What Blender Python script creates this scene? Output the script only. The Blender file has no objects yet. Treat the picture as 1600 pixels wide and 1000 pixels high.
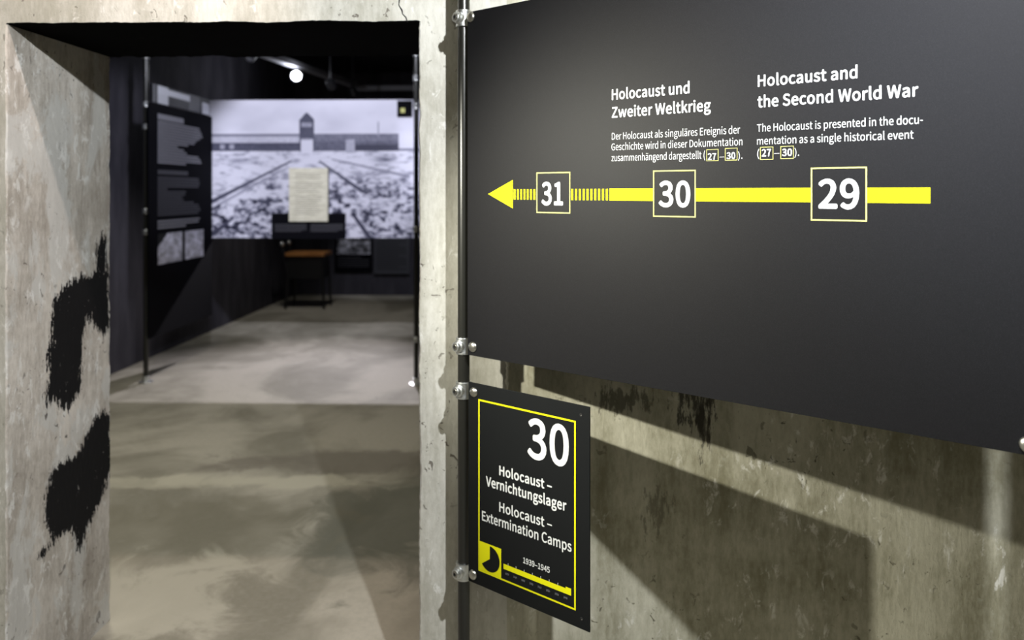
import bpy, bmesh, math, random, json
import numpy as np
from mathutils import Vector, Matrix

# ---------------------------------------------------------------- camera, world, lights, exposure
S = bpy.context.scene
COL = S.collection
EYE = 1.60
YAW = math.radians(1.432)
CY, SY = math.cos(YAW), math.sin(YAW)
F = 1200.0
HOR = 300.0

cam_d = bpy.data.cameras.new('camera')
cam_d.sensor_width = 36.0
cam_d.lens = 27.0
cam_d.shift_y = -0.125
cam_d.clip_start = 0.02
cam_d.dof.use_dof = True
cam_d.dof.focus_distance = 1.72
cam_d.dof.aperture_fstop = 2.5
cam = bpy.data.objects.new('camera', cam_d)
cam.location = (0, 0, EYE)
cam.rotation_euler = (math.pi / 2, 0, YAW)
COL.objects.link(cam)
S.camera = cam

S.view_settings.view_transform = 'Standard'
S.view_settings.look = 'None'
S.view_settings.gamma = 1
S.view_settings.use_curve_mapping = False
S.view_settings.exposure = 0.0

world = bpy.data.worlds.new('world')
S.world = world
world.use_nodes = True
world.node_tree.nodes['Background'].inputs[0].default_value = (0.5, 0.52, 0.55, 1)
world.node_tree.nodes['Background'].inputs[1].default_value = 0.02


def light(name, kind, loc, power, color=(1, 1, 1), radius=0.012, target=None, angle=60, blend=0.2, size=None):
    d = bpy.data.lights.new(name, kind)
    d.energy = power
    d.color = color
    if kind == 'AREA':
        d.shape = 'RECTANGLE'
        d.size, d.size_y = size
    else:
        d.shadow_soft_size = radius
    if kind == 'SPOT':
        d.spot_size = math.radians(angle)
        d.spot_blend = blend
    o = bpy.data.objects.new(name, d)
    o.location = loc
    if target is not None:
        v = Vector(target) - Vector(loc)
        o.rotation_euler = v.to_track_quat('-Z', 'Y').to_euler()
    COL.objects.link(o)
    return o


# front room: the two exhibition spots whose shadows cross on the wall, a warm one over the doorway
light('spot_left', 'SPOT', (-1.083, 1.277, 1.79), 230, (1, .975, .84), .012, (2.2, 2.27, .75), 76, .8)
light('spot_main', 'SPOT', (.419, .461, 2.68), 268, (.96, .985, 1), .020, (-.25, 2.27, 1.45), 150, .3)
light('spot_warm', 'SPOT', (-.95, 1.69, 3.25), 100, (1, .82, .72), .02, (-1.35, 2.27, 1.7), 62, .6)
light('fill_cool', 'SPOT', (-2.1, -1.5, 2.8), 1000, (.80, .86, 1), .10, (.92, 1.28, 2.05), 25, 1.0)  # unseen cool fill, added for the sheen on the board's upper right
light('room_fill', 'AREA', (.2, -1.2, 3.2), 15, (1, .96, .72), target=(.2, .6, 0), size=(2.5, 2.0))
# back room: spots on the mural and on the floor in front of and behind it
light('spot_mural', 'SPOT', (-1.7, 4.3, 3.25), 610, (.86, .87, 1), .05, (-2.1, 7.6, 1.9), 40, .45)
light('spot_text', 'SPOT', (-1.9, 4.6, 3.2), 210, (.86, .88, 1), .05, (-3.25, 6.6, 2.0), 40, .7)
light('fill_pole', 'SPOT', (-1.3, 4.6, 3.3), 240, (.86, .88, 1), .05, (-.95, 6.38, 2.5), 26, .6)  # unseen fill added to brighten the right-hand pole
light('spot_rear', 'SPOT', (-2.2, 10.65, 3.0), 900, (.97, .92, 1), .03, (-2.1, 5.6, 0), 50, .9)
light('spot_floor', 'SPOT', (-2.6, 9.2, 3.2), 60, (1, .95, .86), .05, (-2.6, 9.6, 0), 80, .8)
light('fill_end', 'SPOT', (-1.4, 9.7, 3.2), 120, (.9, .92, 1), .05, (-2.1, 11.85, .8), 34, .7)  # added fill without a fitting, lifts the dark boards on the end wall
light('fill_threshold', 'SPOT', (-2.35, 4.1, 3.3), 200, (1, .95, .78), .25, (-2.1, 4.5, 0), 115, .9)  # extra overhead fill put in to brighten the floor inside the doorway


# ---------------------------------------------------------------- camera geometry helpers (metres, world axes)
def ray(u, v):
    x, y = (u - 800) / F, (HOR - v) / F
    return Vector((x * CY - SY, x * SY + CY, y))


def at_y(u, v, Y):
    r = ray(u, v)
    t = Y / r.y
    return Vector((r.x * t, Y, EYE + r.z * t))


def at_x(u, v, X):
    r = ray(u, v)
    t = X / r.x
    return Vector((X, r.y * t, EYE + r.z * t))


def at_z(u, v, Z):
    r = ray(u, v)
    t = (Z - EYE) / r.z
    return Vector((r.x * t, r.y * t, Z))


# ---------------------------------------------------------------- object helpers
def link(name, me, parent=None):
    o = bpy.data.objects.new(name, me)
    COL.objects.link(o)
    if parent is not None:
        o.parent = parent
        o.matrix_parent_inverse = parent.matrix_basis.inverted()
    return o


def from_bm(name, bm, mat, parent=None, smooth=False):
    me = bpy.data.meshes.new(name)
    bmesh.ops.recalc_face_normals(bm, faces=bm.faces[:])
    bm.to_mesh(me)
    bm.free()
    for m in (mat if isinstance(mat, (list, tuple)) else [mat]):
        me.materials.append(m)
    if smooth:
        for p in me.polygons:
            p.use_smooth = True
        me.set_sharp_from_angle(angle=.7)
    return link(name, me, parent)


def tag(o, label=None, cat=None, group=None, kind=None):
    if label: o['label'] = label
    if cat: o['category'] = cat
    if group: o['group'] = group
    if kind: o['kind'] = kind
    return o


def empty(name, loc, label, cat, group=None):
    o = bpy.data.objects.new(name, None)
    o.empty_display_size = .05
    o.location = loc
    COL.objects.link(o)
    return tag(o, label, cat, group)


def copy_tree(o, delta, label=None):
    c = o.copy()
    COL.objects.link(c)
    c.location = o.location + Vector(delta)
    if label: c['label'] = label
    for ch in o.children:
        d = ch.copy(); COL.objects.link(d)
        d.parent = c
        for g in ch.children:
            e = g.copy(); COL.objects.link(e); e.parent = d
    return c


def box(bm, lo, hi, bevel=0, M=None, mi=0):
    r = bmesh.ops.create_cube(bm, size=1)
    vs = r['verts']
    for v in vs:
        v.co = Vector([lo[i] + (v.co[i] + .5) * (hi[i] - lo[i]) for i in range(3)])
    if bevel:
        es = list({e for v in vs for e in v.link_edges})
        rr = bmesh.ops.bevel(bm, geom=es, offset=bevel, segments=2, affect='EDGES', profile=.6)
        vs = list({v for f in rr['faces'] for v in f.verts} | {v for v in vs if v.is_valid})
    if M is not None:
        for v in vs: v.co = M @ v.co
    return vs


def tube(bm, a, b, r, n=20, r2=None, cap=True):
    a, b = Vector(a), Vector(b)
    d = (b - a)
    L = d.length
    M = Matrix.Translation((a + b) / 2) @ d.to_track_quat('Z', 'Y').to_matrix().to_4x4()
    return bmesh.ops.create_cone(bm, cap_ends=cap, cap_tris=False, segments=n, radius1=r, radius2=r if r2 is None else r2, depth=L, matrix=M)['verts']


def lathe(bm, prof, M, n=24):
    rings = []
    for (r, h) in prof:
        if r < 1e-6:
            rings.append([bm.verts.new(M @ Vector((0, 0, h)))])
        else:
            rings.append([bm.verts.new(M @ Vector((r * math.cos(2 * math.pi * k / n), r * math.sin(2 * math.pi * k / n), h))) for k in range(n)])
    for A, B in zip(rings, rings[1:]):
        for k in range(n):
            k2 = (k + 1) % n
            if len(A) == 1 and len(B) == 1: continue
            if len(A) == 1: bm.faces.new((A[0], B[k], B[k2]))
            elif len(B) == 1: bm.faces.new((A[k], A[k2], B[0]))
            else: bm.faces.new((A[k], A[k2], B[k2], B[k]))


# ---------------------------------------------------------------- materials
class NT:
    def __init__(s, name):
        s.m = bpy.data.materials.new(name)
        s.m.use_nodes = True
        s.t = s.m.node_tree
        s.b = s.t.nodes['Principled BSDF']

    def n(s, typ, **kw):
        x = s.t.nodes.new(typ)
        for k, v in kw.items():
            if k.startswith('i_'):
                x.inputs[k[2:].replace('_', ' ')].default_value = v
            else:
                setattr(x, k, v)
        return x

    def l(s, a, b): s.t.links.new(a, b)

    def val(s, a, idx, sock):
        if isinstance(sock, (int, float)): a.inputs[idx].default_value = sock
        else: s.l(sock, a.inputs[idx])

    def math(s, op, a, b=0.0, clamp=False):
        x = s.n('ShaderNodeMath', operation=op, use_clamp=clamp)
        s.val(x, 0, a); s.val(x, 1, b)
        return x.outputs[0]

    def pos(s, scale=(1, 1, 1)):
        g = s.n('ShaderNodeNewGeometry')
        mp = s.n('ShaderNodeMapping')
        mp.inputs['Scale'].default_value = scale
        s.l(g.outputs['Position'], mp.inputs['Vector'])
        return mp.outputs[0]

    def noise(s, scale, vec=None, detail=4, rough=.55, dist=0):
        x = s.n('ShaderNodeTexNoise')
        x.inputs['Scale'].default_value = scale
        x.inputs['Detail'].default_value = detail
        x.inputs['Roughness'].default_value = rough
        x.inputs['Distortion'].default_value = dist
        s.l(vec if vec is not None else s.pos(), x.inputs['Vector'])
        return x.outputs['Fac']

    def ramp(s, fac, lo, hi):
        x = s.n('ShaderNodeMapRange')
        x.interpolation_type = 'SMOOTHSTEP'
        x.inputs['From Min'].default_value = lo
        x.inputs['From Max'].default_value = hi
        s.l(fac, x.inputs['Value'])
        return x.outputs[0]

    def mix(s, fac, a, b):
        x = s.n('ShaderNodeMix', data_type='RGBA')
        s.val(x, 0, fac)
        for i, c in ((6, a), (7, b)):
            if isinstance(c, tuple): x.inputs[i].default_value = (*c, 1)
            else: s.l(c, x.inputs[i])
        return x.outputs[2]

    def bump(s, h, strength=.3, dist=.004):
        x = s.n('ShaderNodeBump')
        x.inputs['Strength'].default_value = strength
        x.inputs['Distance'].default_value = dist
        s.l(h, x.inputs['Height'])
        s.l(x.outputs[0], s.b.inputs['Normal'])


def plain(name, color, rough=.5, metal=0.0, emit=0.0, spec=.5, bump=0.0, bscale=200):
    t = NT(name)
    t.b.inputs['Base Color'].default_value = (*color, 1)
    t.b.inputs['Roughness'].default_value = rough
    t.b.inputs['Metallic'].default_value = metal
    t.b.inputs['Specular IOR Level'].default_value = spec
    if emit:
        t.b.inputs['Emission Color'].default_value = (*color, 1)
        t.b.inputs['Emission Strength'].default_value = emit
    if bump:
        t.bump(t.noise(bscale, detail=2), bump, .001)
    return t.m


def concrete(name, dark, light_, pit=(.10, .09, .08), flake=(.8, .79, .74), flake_at=.60, pit_at=.66, paint=False, bumpk=.5, stains=(), patch=None, spec=.25):
    t = NT(name)
    big = t.noise(2.1, detail=6, rough=.62, dist=.4)
    st = t.noise(11, t.pos((1, 1, .14)), detail=7, rough=.7)
    fine = t.noise(75, t.pos((1, 1, .4)), detail=6, rough=.75)
    plank = t.noise(7, t.pos((1, 1, .03)), detail=2, rough=.5)
    a = t.math('ADD', t.math('MULTIPLY', big, .36), t.math('MULTIPLY', st, .30))
    a = t.math('ADD', a, t.math('MULTIPLY', fine, .20))
    a = t.math('ADD', a, t.math('MULTIPLY', plank, .14))
    c = t.mix(t.ramp(a, .39, .61), dark, light_)
    if patch:
        pn = t.noise(4.5, t.pos((1, 1, .55)), detail=7, rough=.68, dist=.5)
        c = t.mix(t.math('MULTIPLY', t.ramp(pn, .50, .56), .75), c, patch)
    # pale flecks left by the formwork (in clusters), dark pits
    cl = t.ramp(t.noise(3.2, t.pos((.6, 1, 1.3)), detail=2), .42, .58)
    fl = t.noise(26, t.pos((1, 1, .5)), detail=6, rough=.72, dist=.5)
    c = t.mix(t.math('MULTIPLY', t.math('MULTIPLY', t.ramp(fl, flake_at - .03, flake_at + .06), cl), .8), c, flake)
    pt = t.noise(38, t.pos((1, 1, .8)), detail=3, rough=.6, dist=1.0)
    cl2 = t.ramp(t.noise(2.3, detail=2), .40, .6)
    pm = t.math('MULTIPLY', t.ramp(pt, pit_at - .02, pit_at + .03), cl2)
    c = t.mix(t.math('MULTIPLY', pm, .85), c, pit)
    h = t.math('ADD', t.math('MULTIPLY', fine, .8), t.math('MULTIPLY', st, .7))
    h = t.math('SUBTRACT', h, t.math('MULTIPLY', pm, .9))
    for (cx, cy, cz, rad, sx, sz, col, k) in stains:
        mp = t.n('ShaderNodeMapping')
        mp.inputs['Location'].default_value = (-cx * sx, -cy, -cz * sz)
        mp.inputs['Scale'].default_value = (sx, 1, sz)
        g = t.n('ShaderNodeNewGeometry')
        t.l(g.outputs['Position'], mp.inputs['Vector'])
        ln = t.n('ShaderNodeVectorMath', operation='LENGTH')
        t.l(mp.outputs[0], ln.inputs[0])
        d = t.math('DIVIDE', ln.outputs['Value'], rad)
        nn = t.noise(55, t.pos((1, 1, .22)), detail=6, rough=.75)
        e = t.math('SUBTRACT', t.math('ADD', t.math('MULTIPLY', t.math('SUBTRACT', nn, .5), 5.0), .75), d)
        c = t.mix(t.math('MULTIPLY', t.ramp(e, .0, .35), k), c, col)
    if paint:
        at = t.n('ShaderNodeAttribute', attribute_name='paint')
        br = t.noise(38, t.pos((1, 2.2, .35)), detail=5, rough=.7)
        br2 = t.noise(110, t.pos((1, 1.4, .5)), detail=3, rough=.7)
        s_ = t.math('ADD', at.outputs['Fac'], t.math('MULTIPLY', t.math('SUBTRACT', br, .5), 1.5))
        s_ = t.math('ADD', s_, t.math('MULTIPLY', t.math('SUBTRACT', br2, .5), 1.1))
        pmk = t.ramp(s_, .47, .53)
        c = t.mix(pmk, c, (.006, .006, .007))
    t.l(c, t.b.inputs['Base Color'])
    t.b.inputs['Roughness'].default_value = .85
    t.b.inputs['Specular IOR Level'].default_value = spec
    t.bump(h, bumpk, .006)
    return t.m


M = {}
M['front'] = concrete('front_wall_concrete', (.25, .235, .16), (.58, .56, .455), pit=(.10, .09, .06), flake=(.84, .83, .78), flake_at=.585,
                      stains=[(at_y(1086, 634, 2.27).x, 2.27, at_y(1086, 634, 2.27).z, .075, 1, .8, (.035, .033, .028), .85),
                              (at_y(1098, 664, 2.27).x, 2.27, at_y(1098, 664, 2.27).z, .05, 1.6, .5, (.05, .045, .035), .8),
                              (at_y(968, 626, 2.27).x, 2.27, at_y(968, 626, 2.27).z, .07, .7, 1.5, (.07, .065, .045), .7),
                              (at_y(1022, 795, 2.27).x, 2.27, at_y(1022, 795, 2.27).z, .06, 1, .8, (.12, .11, .08), .6)])
M['plaster'] = concrete('pale_plaster', (.40, .385, .325), (.68, .665, .61), pit=(.13, .11, .09), flake=(.82, .81, .78), flake_at=.60, pit_at=.65)
M['jamb'] = concrete('door_jamb_concrete', (.33, .30, .262), (.70, .665, .615), pit=(.05, .04, .035), flake=(.74, .74, .72), flake_at=.555, pit_at=.65, paint=True, patch=(.58, .58, .56))
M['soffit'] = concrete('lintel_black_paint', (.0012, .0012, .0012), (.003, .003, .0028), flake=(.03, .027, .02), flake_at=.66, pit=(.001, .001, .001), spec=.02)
M['front_ceiling'] = concrete('front_ceiling_concrete', (.30, .29, .26), (.42, .40, .36))
M['front_side'] = concrete('front_side_concrete', (.36, .34, .29), (.55, .53, .47))


def floor_mat():
    t = NT('worn_concrete_floor')
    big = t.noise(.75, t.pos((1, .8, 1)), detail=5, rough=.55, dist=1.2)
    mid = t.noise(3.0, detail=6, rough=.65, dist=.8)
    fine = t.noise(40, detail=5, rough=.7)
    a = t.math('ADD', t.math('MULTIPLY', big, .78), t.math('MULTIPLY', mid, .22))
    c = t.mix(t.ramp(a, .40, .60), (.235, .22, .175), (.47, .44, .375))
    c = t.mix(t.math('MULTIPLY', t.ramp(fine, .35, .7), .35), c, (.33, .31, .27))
    # darker and paler patches with uneven edges inside the doorway
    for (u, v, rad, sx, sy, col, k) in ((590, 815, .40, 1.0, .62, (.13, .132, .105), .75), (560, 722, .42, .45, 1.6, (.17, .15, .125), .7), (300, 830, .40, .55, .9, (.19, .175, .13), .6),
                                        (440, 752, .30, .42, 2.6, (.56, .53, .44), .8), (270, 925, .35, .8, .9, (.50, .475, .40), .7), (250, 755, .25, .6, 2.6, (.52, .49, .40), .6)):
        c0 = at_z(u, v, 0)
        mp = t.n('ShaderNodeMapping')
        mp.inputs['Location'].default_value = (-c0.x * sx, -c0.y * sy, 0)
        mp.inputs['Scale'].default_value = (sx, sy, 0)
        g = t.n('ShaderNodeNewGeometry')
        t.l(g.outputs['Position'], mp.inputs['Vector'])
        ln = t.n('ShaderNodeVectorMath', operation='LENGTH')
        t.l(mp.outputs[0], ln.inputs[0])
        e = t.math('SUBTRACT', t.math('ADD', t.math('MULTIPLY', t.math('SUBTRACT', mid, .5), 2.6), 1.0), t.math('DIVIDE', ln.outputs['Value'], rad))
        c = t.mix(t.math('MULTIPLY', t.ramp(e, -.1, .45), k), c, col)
    pt = t.noise(7, detail=2, rough=.5)
    c = t.mix(t.math('MULTIPLY', t.ramp(pt, .76, .79), .8), c, (.10, .095, .085))
    t.l(c, t.b.inputs['Base Color'])
    t.b.inputs['Roughness'].default_value = .72
    t.b.inputs['Specular IOR Level'].default_value = .3
    t.bump(t.math('ADD', t.math('MULTIPLY', mid, 1.0), t.math('MULTIPLY', fine, .15)), .35, .02)
    return t.m


def dark_wall_mat(name, base, var):
    t = NT(name)
    a = t.noise(5, t.pos((1, 1, .25)), detail=5, rough=.6)
    t.l(t.mix(t.ramp(a, .35, .7), base, var), t.b.inputs['Base Color'])
    t.b.inputs['Roughness'].default_value = .8
    t.b.inputs['Specular IOR Level'].default_value = .2
    t.bump(t.noise(30, detail=4), .3, .004)
    return t.m


def panel_mat(name, base, rough, speck):
    t = NT(name)
    nz = t.noise(900, detail=2, rough=.5)
    t.l(t.mix(t.ramp(nz, .45, .75), base, tuple(b * speck for b in base)), t.b.inputs['Base Color'])
    t.b.inputs['Roughness'].default_value = rough
    t.b.inputs['Specular IOR Level'].default_value = .10
    t.bump(nz, .12, .0004)
    return t.m


def brushed(name, base, rough):
    t = NT(name)
    nz = t.noise(160, detail=3)
    t.l(t.mix(nz, tuple(b * .75 for b in base), base), t.b.inputs['Base Color'])
    t.b.inputs['Metallic'].default_value = 1
    t.b.inputs['Roughness'].default_value = rough
    t.bump(nz, .15, .0006)
    return t.m


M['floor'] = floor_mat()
M['dark_wall'] = dark_wall_mat('black_painted_wall', (.042, .040, .052), (.075, .072, .088))
M['dark_ceiling'] = dark_wall_mat('black_painted_ceiling', (.006, .006, .007), (.010, .010, .012))
M['board'] = panel_mat('matt_black_board', (.0058, .0057, .0064), .5, 2.2)
M['sign'] = panel_mat('matt_black_sign', (.0060, .0066, .0070), .55, 1.4)
M['white'] = plain('white_print', (.52, .53, .53), .6, spec=.1)
M['yellow'] = plain('yellow_print', (.60, .58, .006), .6, spec=.1)
M['pale_yellow'] = plain('thin_yellow_outline', (.54, .53, .17), .6, spec=.1)
M['pole'] = plain('black_painted_tube', (.012, .012, .010), .30, 0, spec=.6, bump=.05)
M['zinc'] = brushed('galvanised_zinc', (.78, .80, .80), .38)
M['steel'] = brushed('dull_nickel_bolt', (.62, .61, .56), .30)
M['hole'] = plain('black_hole', (.004, .004, .004), .9)
M['far_board'] = plain('black_far_board', (.003, .003, .0048), .8, spec=.06)
M['grey_text'] = plain('grey_print', (.22, .22, .25), .6)
M['dim_text'] = plain('dim_grey_print', (.03, .03, .038), .6)
M['paper'] = None
M['lamp_body'] = plain('dark_grey_lamp_metal', (.05, .05, .055), .4, .6)
M['rail'] = plain('grey_rail_metal', (.34, .34, .38), .5, .2)
M['glow'] = plain('lit_lamp_lens', (.92, .94, 1.0), .5, 0, 20)
M['wood'] = None
M['dark_frame'] = plain('black_seat_frame', (.012, .012, .014), .4)


def paper_mat():
    t = NT('cream_document_paper')
    st = t.noise(26, t.pos((.4, 1, 2.2)), detail=4)
    t.l(t.mix(t.ramp(st, .35, .7), (.52, .50, .38), (.68, .66, .53)), t.b.inputs['Base Color'])
    t.b.inputs['Roughness'].default_value = .7
    return t.m


def wood_mat():
    t = NT('orange_brown_wood')
    g = t.noise(14, t.pos((.3, 3, 3)), detail=4)
    t.l(t.mix(t.ramp(g, .3, .7), (.32, .13, .035), (.55, .25, .08)), t.b.inputs['Base Color'])
    t.b.inputs['Roughness'].default_value = .4
    return t.m


def attr_mat(name):
    t = NT(name)
    a = t.n('ShaderNodeAttribute', attribute_name='print')
    t.l(a.outputs['Color'], t.b.inputs['Base Color'])
    t.b.inputs['Roughness'].default_value = .6
    t.b.inputs['Specular IOR Level'].default_value = .25
    return t.m


M['paper'] = paper_mat()
M['wood'] = wood_mat()
M['print'] = attr_mat('photo_print')

# ---------------------------------------------------------------- the setting
YW = 2.27           # front face of the doorway wall
XL = -1.576         # left jamb
XR = -0.3321        # right jamb
ZT = 2.1043          # lintel
YB = 2.8375          # rear face of the doorway wall
CEIL = 3.45
rng = np.random.default_rng(4)


def wobble(n, amp, step):
    k = max(2, int(n / step) + 2)
    a = rng.normal(size=k) * amp
    x = np.linspace(0, k - 1.001, n)
    i = x.astype(int); f = x - i
    w = a[i] * (1 - f) + a[i + 1] * f + rng.normal(size=n) * amp * .35
    w[0] = w[-1] = 0
    return w


def sdf_poly(P, poly):
    """signed distance (negative inside) of points P (n,2) to polygon"""
    d = np.full(len(P), 1e9)
    inside = np.zeros(len(P), bool)
    n = len(poly)
    for i in range(n):
        a = poly[i]; b = poly[(i + 1) % n]
        ab = b - a
        t = np.clip(((P - a) @ ab) / (ab @ ab + 1e-12), 0, 1)
        q = a + t[:, None] * ab
        d = np.minimum(d, np.linalg.norm(P - q, axis=1))
        c = ((a[1] > P[:, 1]) != (b[1] > P[:, 1]))
        xx = (b[0] - a[0]) * (P[:, 1] - a[1]) / (b[1] - a[1] + 1e-12) + a[0]
        inside ^= (c & (P[:, 0] < xx))
    return np.where(inside, -d, d)


def build_front_wall():
    bm = bmesh.new()
    X0, X1 = -4.0, 3.2
    nz, nx, ny = 230, 126, 46
    zs = np.linspace(0, ZT, nz)
    xs = np.linspace(XL, XR, nx)
    jl, jr, jt = wobble(nz, .0014, 5), wobble(nz, .0018, 6), wobble(nx, .0013, 7)
    kl, kr, kt = wobble(nz, .002, 5), wobble(nz, .002, 6), wobble(nx, .003, 4)
    ys = np.concatenate([np.linspace(YW, YW + .03, 9)[:-1], np.linspace(YW + .03, YB - .03, ny - 16), np.linspace(YB - .03, YB, 9)[1:]])

    def grid(rows, mi):
        vs = [[bm.verts.new(p) for p in r] for r in rows]
        fs = []
        for A, B in zip(vs, vs[1:]):
            for k in range(len(A) - 1):
                f = bm.faces.new((A[k], A[k + 1], B[k + 1], B[k])); f.material_index = mi; fs.append(f)
        return vs
    rnd = .004

    fa = lambda t: math.exp(-t * (YB - YW) / .012)
    fb = lambda t: math.exp(-(1 - t) * (YB - YW) / .012)

    def rev(t):  # a small worn round on the two arrises
        e = min(t, 1 - t) * (YB - YW)
        return max(0, rnd - e)
    # left jamb (paint lives here), soffit, right jamb
    L = grid([[(XL + jl[i] * fa((ys[j] - YW) / (YB - YW)) + kl[i] * fb((ys[j] - YW) / (YB - YW)) - rev((ys[j] - YW) / (YB - YW)), ys[j], zs[i]) for j in range(ny)] for i in range(nz)], 1)
    grid([[(XR + jr[i] * fa((ys[j] - YW) / (YB - YW)) + kr[i] * fb((ys[j] - YW) / (YB - YW)) + rev((ys[j] - YW) / (YB - YW)), ys[j], zs[i]) for j in range(ny)] for i in range(nz)], 1)
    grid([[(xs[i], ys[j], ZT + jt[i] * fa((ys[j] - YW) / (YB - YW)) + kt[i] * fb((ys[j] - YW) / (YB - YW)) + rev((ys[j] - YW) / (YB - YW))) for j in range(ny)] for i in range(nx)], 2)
    # front face, then rear face
    XP = at_y(792, 590, YW).x                            # the pale plaster round the doorway ends here
    for Y, a, b, c, mi, mp in ((YW, jl, jr, jt, 0, 4), (YB, kl, kr, kt, 3, 3)):
        grid([[(X0, Y, zs[i]), (XL - .05, Y, zs[i]), (XL + a[i] - rnd, Y, zs[i])] for i in range(nz)], mp)
        grid([[(XR + b[i] + rnd, Y, zs[i]), (XR + .05, Y, zs[i]), (XP, Y, zs[i])] for i in range(nz)], mp)
        grid([[(XP, Y, zs[i]), (X1, Y, zs[i])] for i in range(nz)], mi)
        grid([[(xs[i], Y, ZT + c[i] + rnd), (xs[i], Y, ZT + .05), (xs[i], Y, CEIL)] for i in range(nx)], mp)
        grid([[(X0, Y, ZT), (XL - .05, Y, ZT), (XL - rnd, Y, ZT), (XL, Y, ZT + rnd)], [(X0, Y, CEIL), (XL - .05, Y, CEIL), (XL - rnd, Y, CEIL), (XL, Y, CEIL)]], mp)
        grid([[(XR, Y, ZT + rnd), (XR + rnd, Y, ZT), (XP, Y, ZT)], [(XR, Y, CEIL), (XR + rnd, Y, CEIL), (XP, Y, CEIL)]], mp)
        grid([[(XP, Y, ZT), (X1, Y, ZT)], [(XP, Y, CEIL), (X1, Y, CEIL)]], mi)
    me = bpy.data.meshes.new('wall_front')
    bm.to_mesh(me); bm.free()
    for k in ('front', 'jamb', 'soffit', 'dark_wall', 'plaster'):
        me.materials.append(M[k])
    # the two brushed black marks on the left jamb
    n = len(me.vertices)
    co = np.zeros(n * 3); me.vertices.foreach_get('co', co); co = co.reshape(-1, 3)
    up = [(159, 361), (166, 372), (169, 438), (172, 515), (159, 523), (146, 508), (136, 496), (129, 531), (126, 608), (110, 641), (93, 636), (84, 622),
          (70, 639), (76, 592), (74, 559), (80, 531), (82, 471), (96, 452), (110, 440), (133, 428), (146, 432), (151, 405), (153, 383)]
    lo = [(165, 638), (173, 650), (173, 735), (165, 757), (148, 801), (135, 828), (126, 864), (121, 861), (118, 840), (113, 828), (93, 837), (74, 861),
          (60, 873), (58, 868), (82, 848), (71, 817), (71, 773), (82, 735), (100, 722), (121, 710), (135, 680), (148, 652)]
    val = np.full(n, -1.0)
    near = np.abs(co[:, 0] - XL) < .02
    P = co[near][:, 1:]
    sd = np.full(len(P), 1e9)
    for poly in (up, lo):
        q = np.array([(lambda p: (p.y, p.z))(at_x(u, v, XL)) for u, v in poly])
        sd = np.minimum(sd, sdf_poly(P, q))
    val[near] = np.clip(.5 - sd / .07, -1, .86)
    at = me.attributes.new('paint', 'FLOAT', 'POINT')
    at.data.foreach_set('value', val.astype(np.float32))
    return tag(link('wall_front', me), kind='structure')


wall_front = build_front_wall()


def slab(name, lo, hi, mat):
    bm = bmesh.new()
    box(bm, lo, hi)
    return tag(from_bm(name, bm, mat), kind='structure')


XBL = -3.68         # left wall of the back room
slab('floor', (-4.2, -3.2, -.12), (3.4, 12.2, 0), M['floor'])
slab('ceiling', (-4.2, -3.2, CEIL), (3.4, YW, CEIL + .1), M['front_ceiling'])
slab('ceiling_back', (-4.2, YW, CEIL), (3.4, 12.2, CEIL + .1), M['dark_ceiling'])
slab('wall_left', (-4.1, -3.1, 0), (-4.0, YW, CEIL), M['front_side'])
slab('wall_right', (3.2, -3.1, 0), (3.3, YW, CEIL), M['front_side'])
slab('wall_rear', (-4.1, -3.2, 0), (3.3, -3.1, CEIL), M['front_side'])
slab('wall_back_left', (XBL - .1, YB, 0), (XBL, 11.9, CEIL), M['dark_wall'])
slab('wall_back_right', (2.2, YB, 0), (2.3, 11.9, CEIL), M['dark_wall'])
slab('wall_back', (XBL - .1, 11.85, 0), (2.3, 11.95, CEIL), M['dark_wall'])


def ribbon(name, pts, w, mat, parent, thick=.002, normal=(0, -1, 0)):
    bm = bmesh.new()
    pts = [Vector(p) for p in pts]
    nrm = Vector(normal)
    prev = None
    for i, p in enumerate(pts):
        d = (pts[min(i + 1, len(pts) - 1)] - pts[max(i - 1, 0)]).normalized()
        s = d.cross(nrm) * (w[i] / 2 if isinstance(w, list) else w / 2)
        ring = [bm.verts.new(p - s), bm.verts.new(p + nrm * thick), bm.verts.new(p + s)]
        if prev:
            bm.faces.new((prev[0], prev[1], ring[1], ring[0]))
            bm.faces.new((prev[1], prev[2], ring[2], ring[1]))
        prev = ring
    return from_bm(name, bm, mat, parent)


# the crack over the right end of the lintel and the broken mortar lip behind the signs
ribbon('crack', [at_y(u, v, YW) for u, v in ((621, -14), (624, 0), (623, 8), (628, 16), (629, 22), (634, 27), (637, 35))],
       [.003, .004, .003, .005, .003, .004, .002], M['hole'], wall_front, .0006)
random.seed(3)
ribbon('mortar_lip', [at_y(792 + random.uniform(-1.2, 1.6), v, YW) for v in range(520, 616, 5)],
       [random.uniform(.003, .011) for v in range(520, 616, 5)], plain('white_mortar', (.72, .70, .62), .9), wall_front, .005)

# ---------------------------------------------------------------- the plane of the big board and the sign
U0, UV = 735.0, -683.0
Z0 = 2.10
TD = Vector((800 - UV, F)); TD.normalize()            # along the board: right and towards the camera
TX, TZ = TD.x, -TD.y


def c2w(x, z): return Vector((x * CY - z * SY, x * SY + z * CY, 0))


P_O = c2w((U0 - 800) / F * Z0, Z0)                     # plan position of the origin of the board plane
T_DIR = c2w(TX, TZ)
N_DIR = c2w(TZ, -TX)                                   # the printed side, towards the viewer
BM = Matrix(((T_DIR.x, 0, N_DIR.x, P_O.x), (T_DIR.y, 0, N_DIR.y, P_O.y), (0, 1, 0, EYE), (0, 0, 0, 1)))   # local s, h, n -> world


def sh(u, v):
    Z = Z0 * (U0 - UV) / (u - UV)
    return (Z0 - Z) / -TZ, (HOR - v) / F * Z


def s_of(u): return sh(u, 300)[0]


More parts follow.
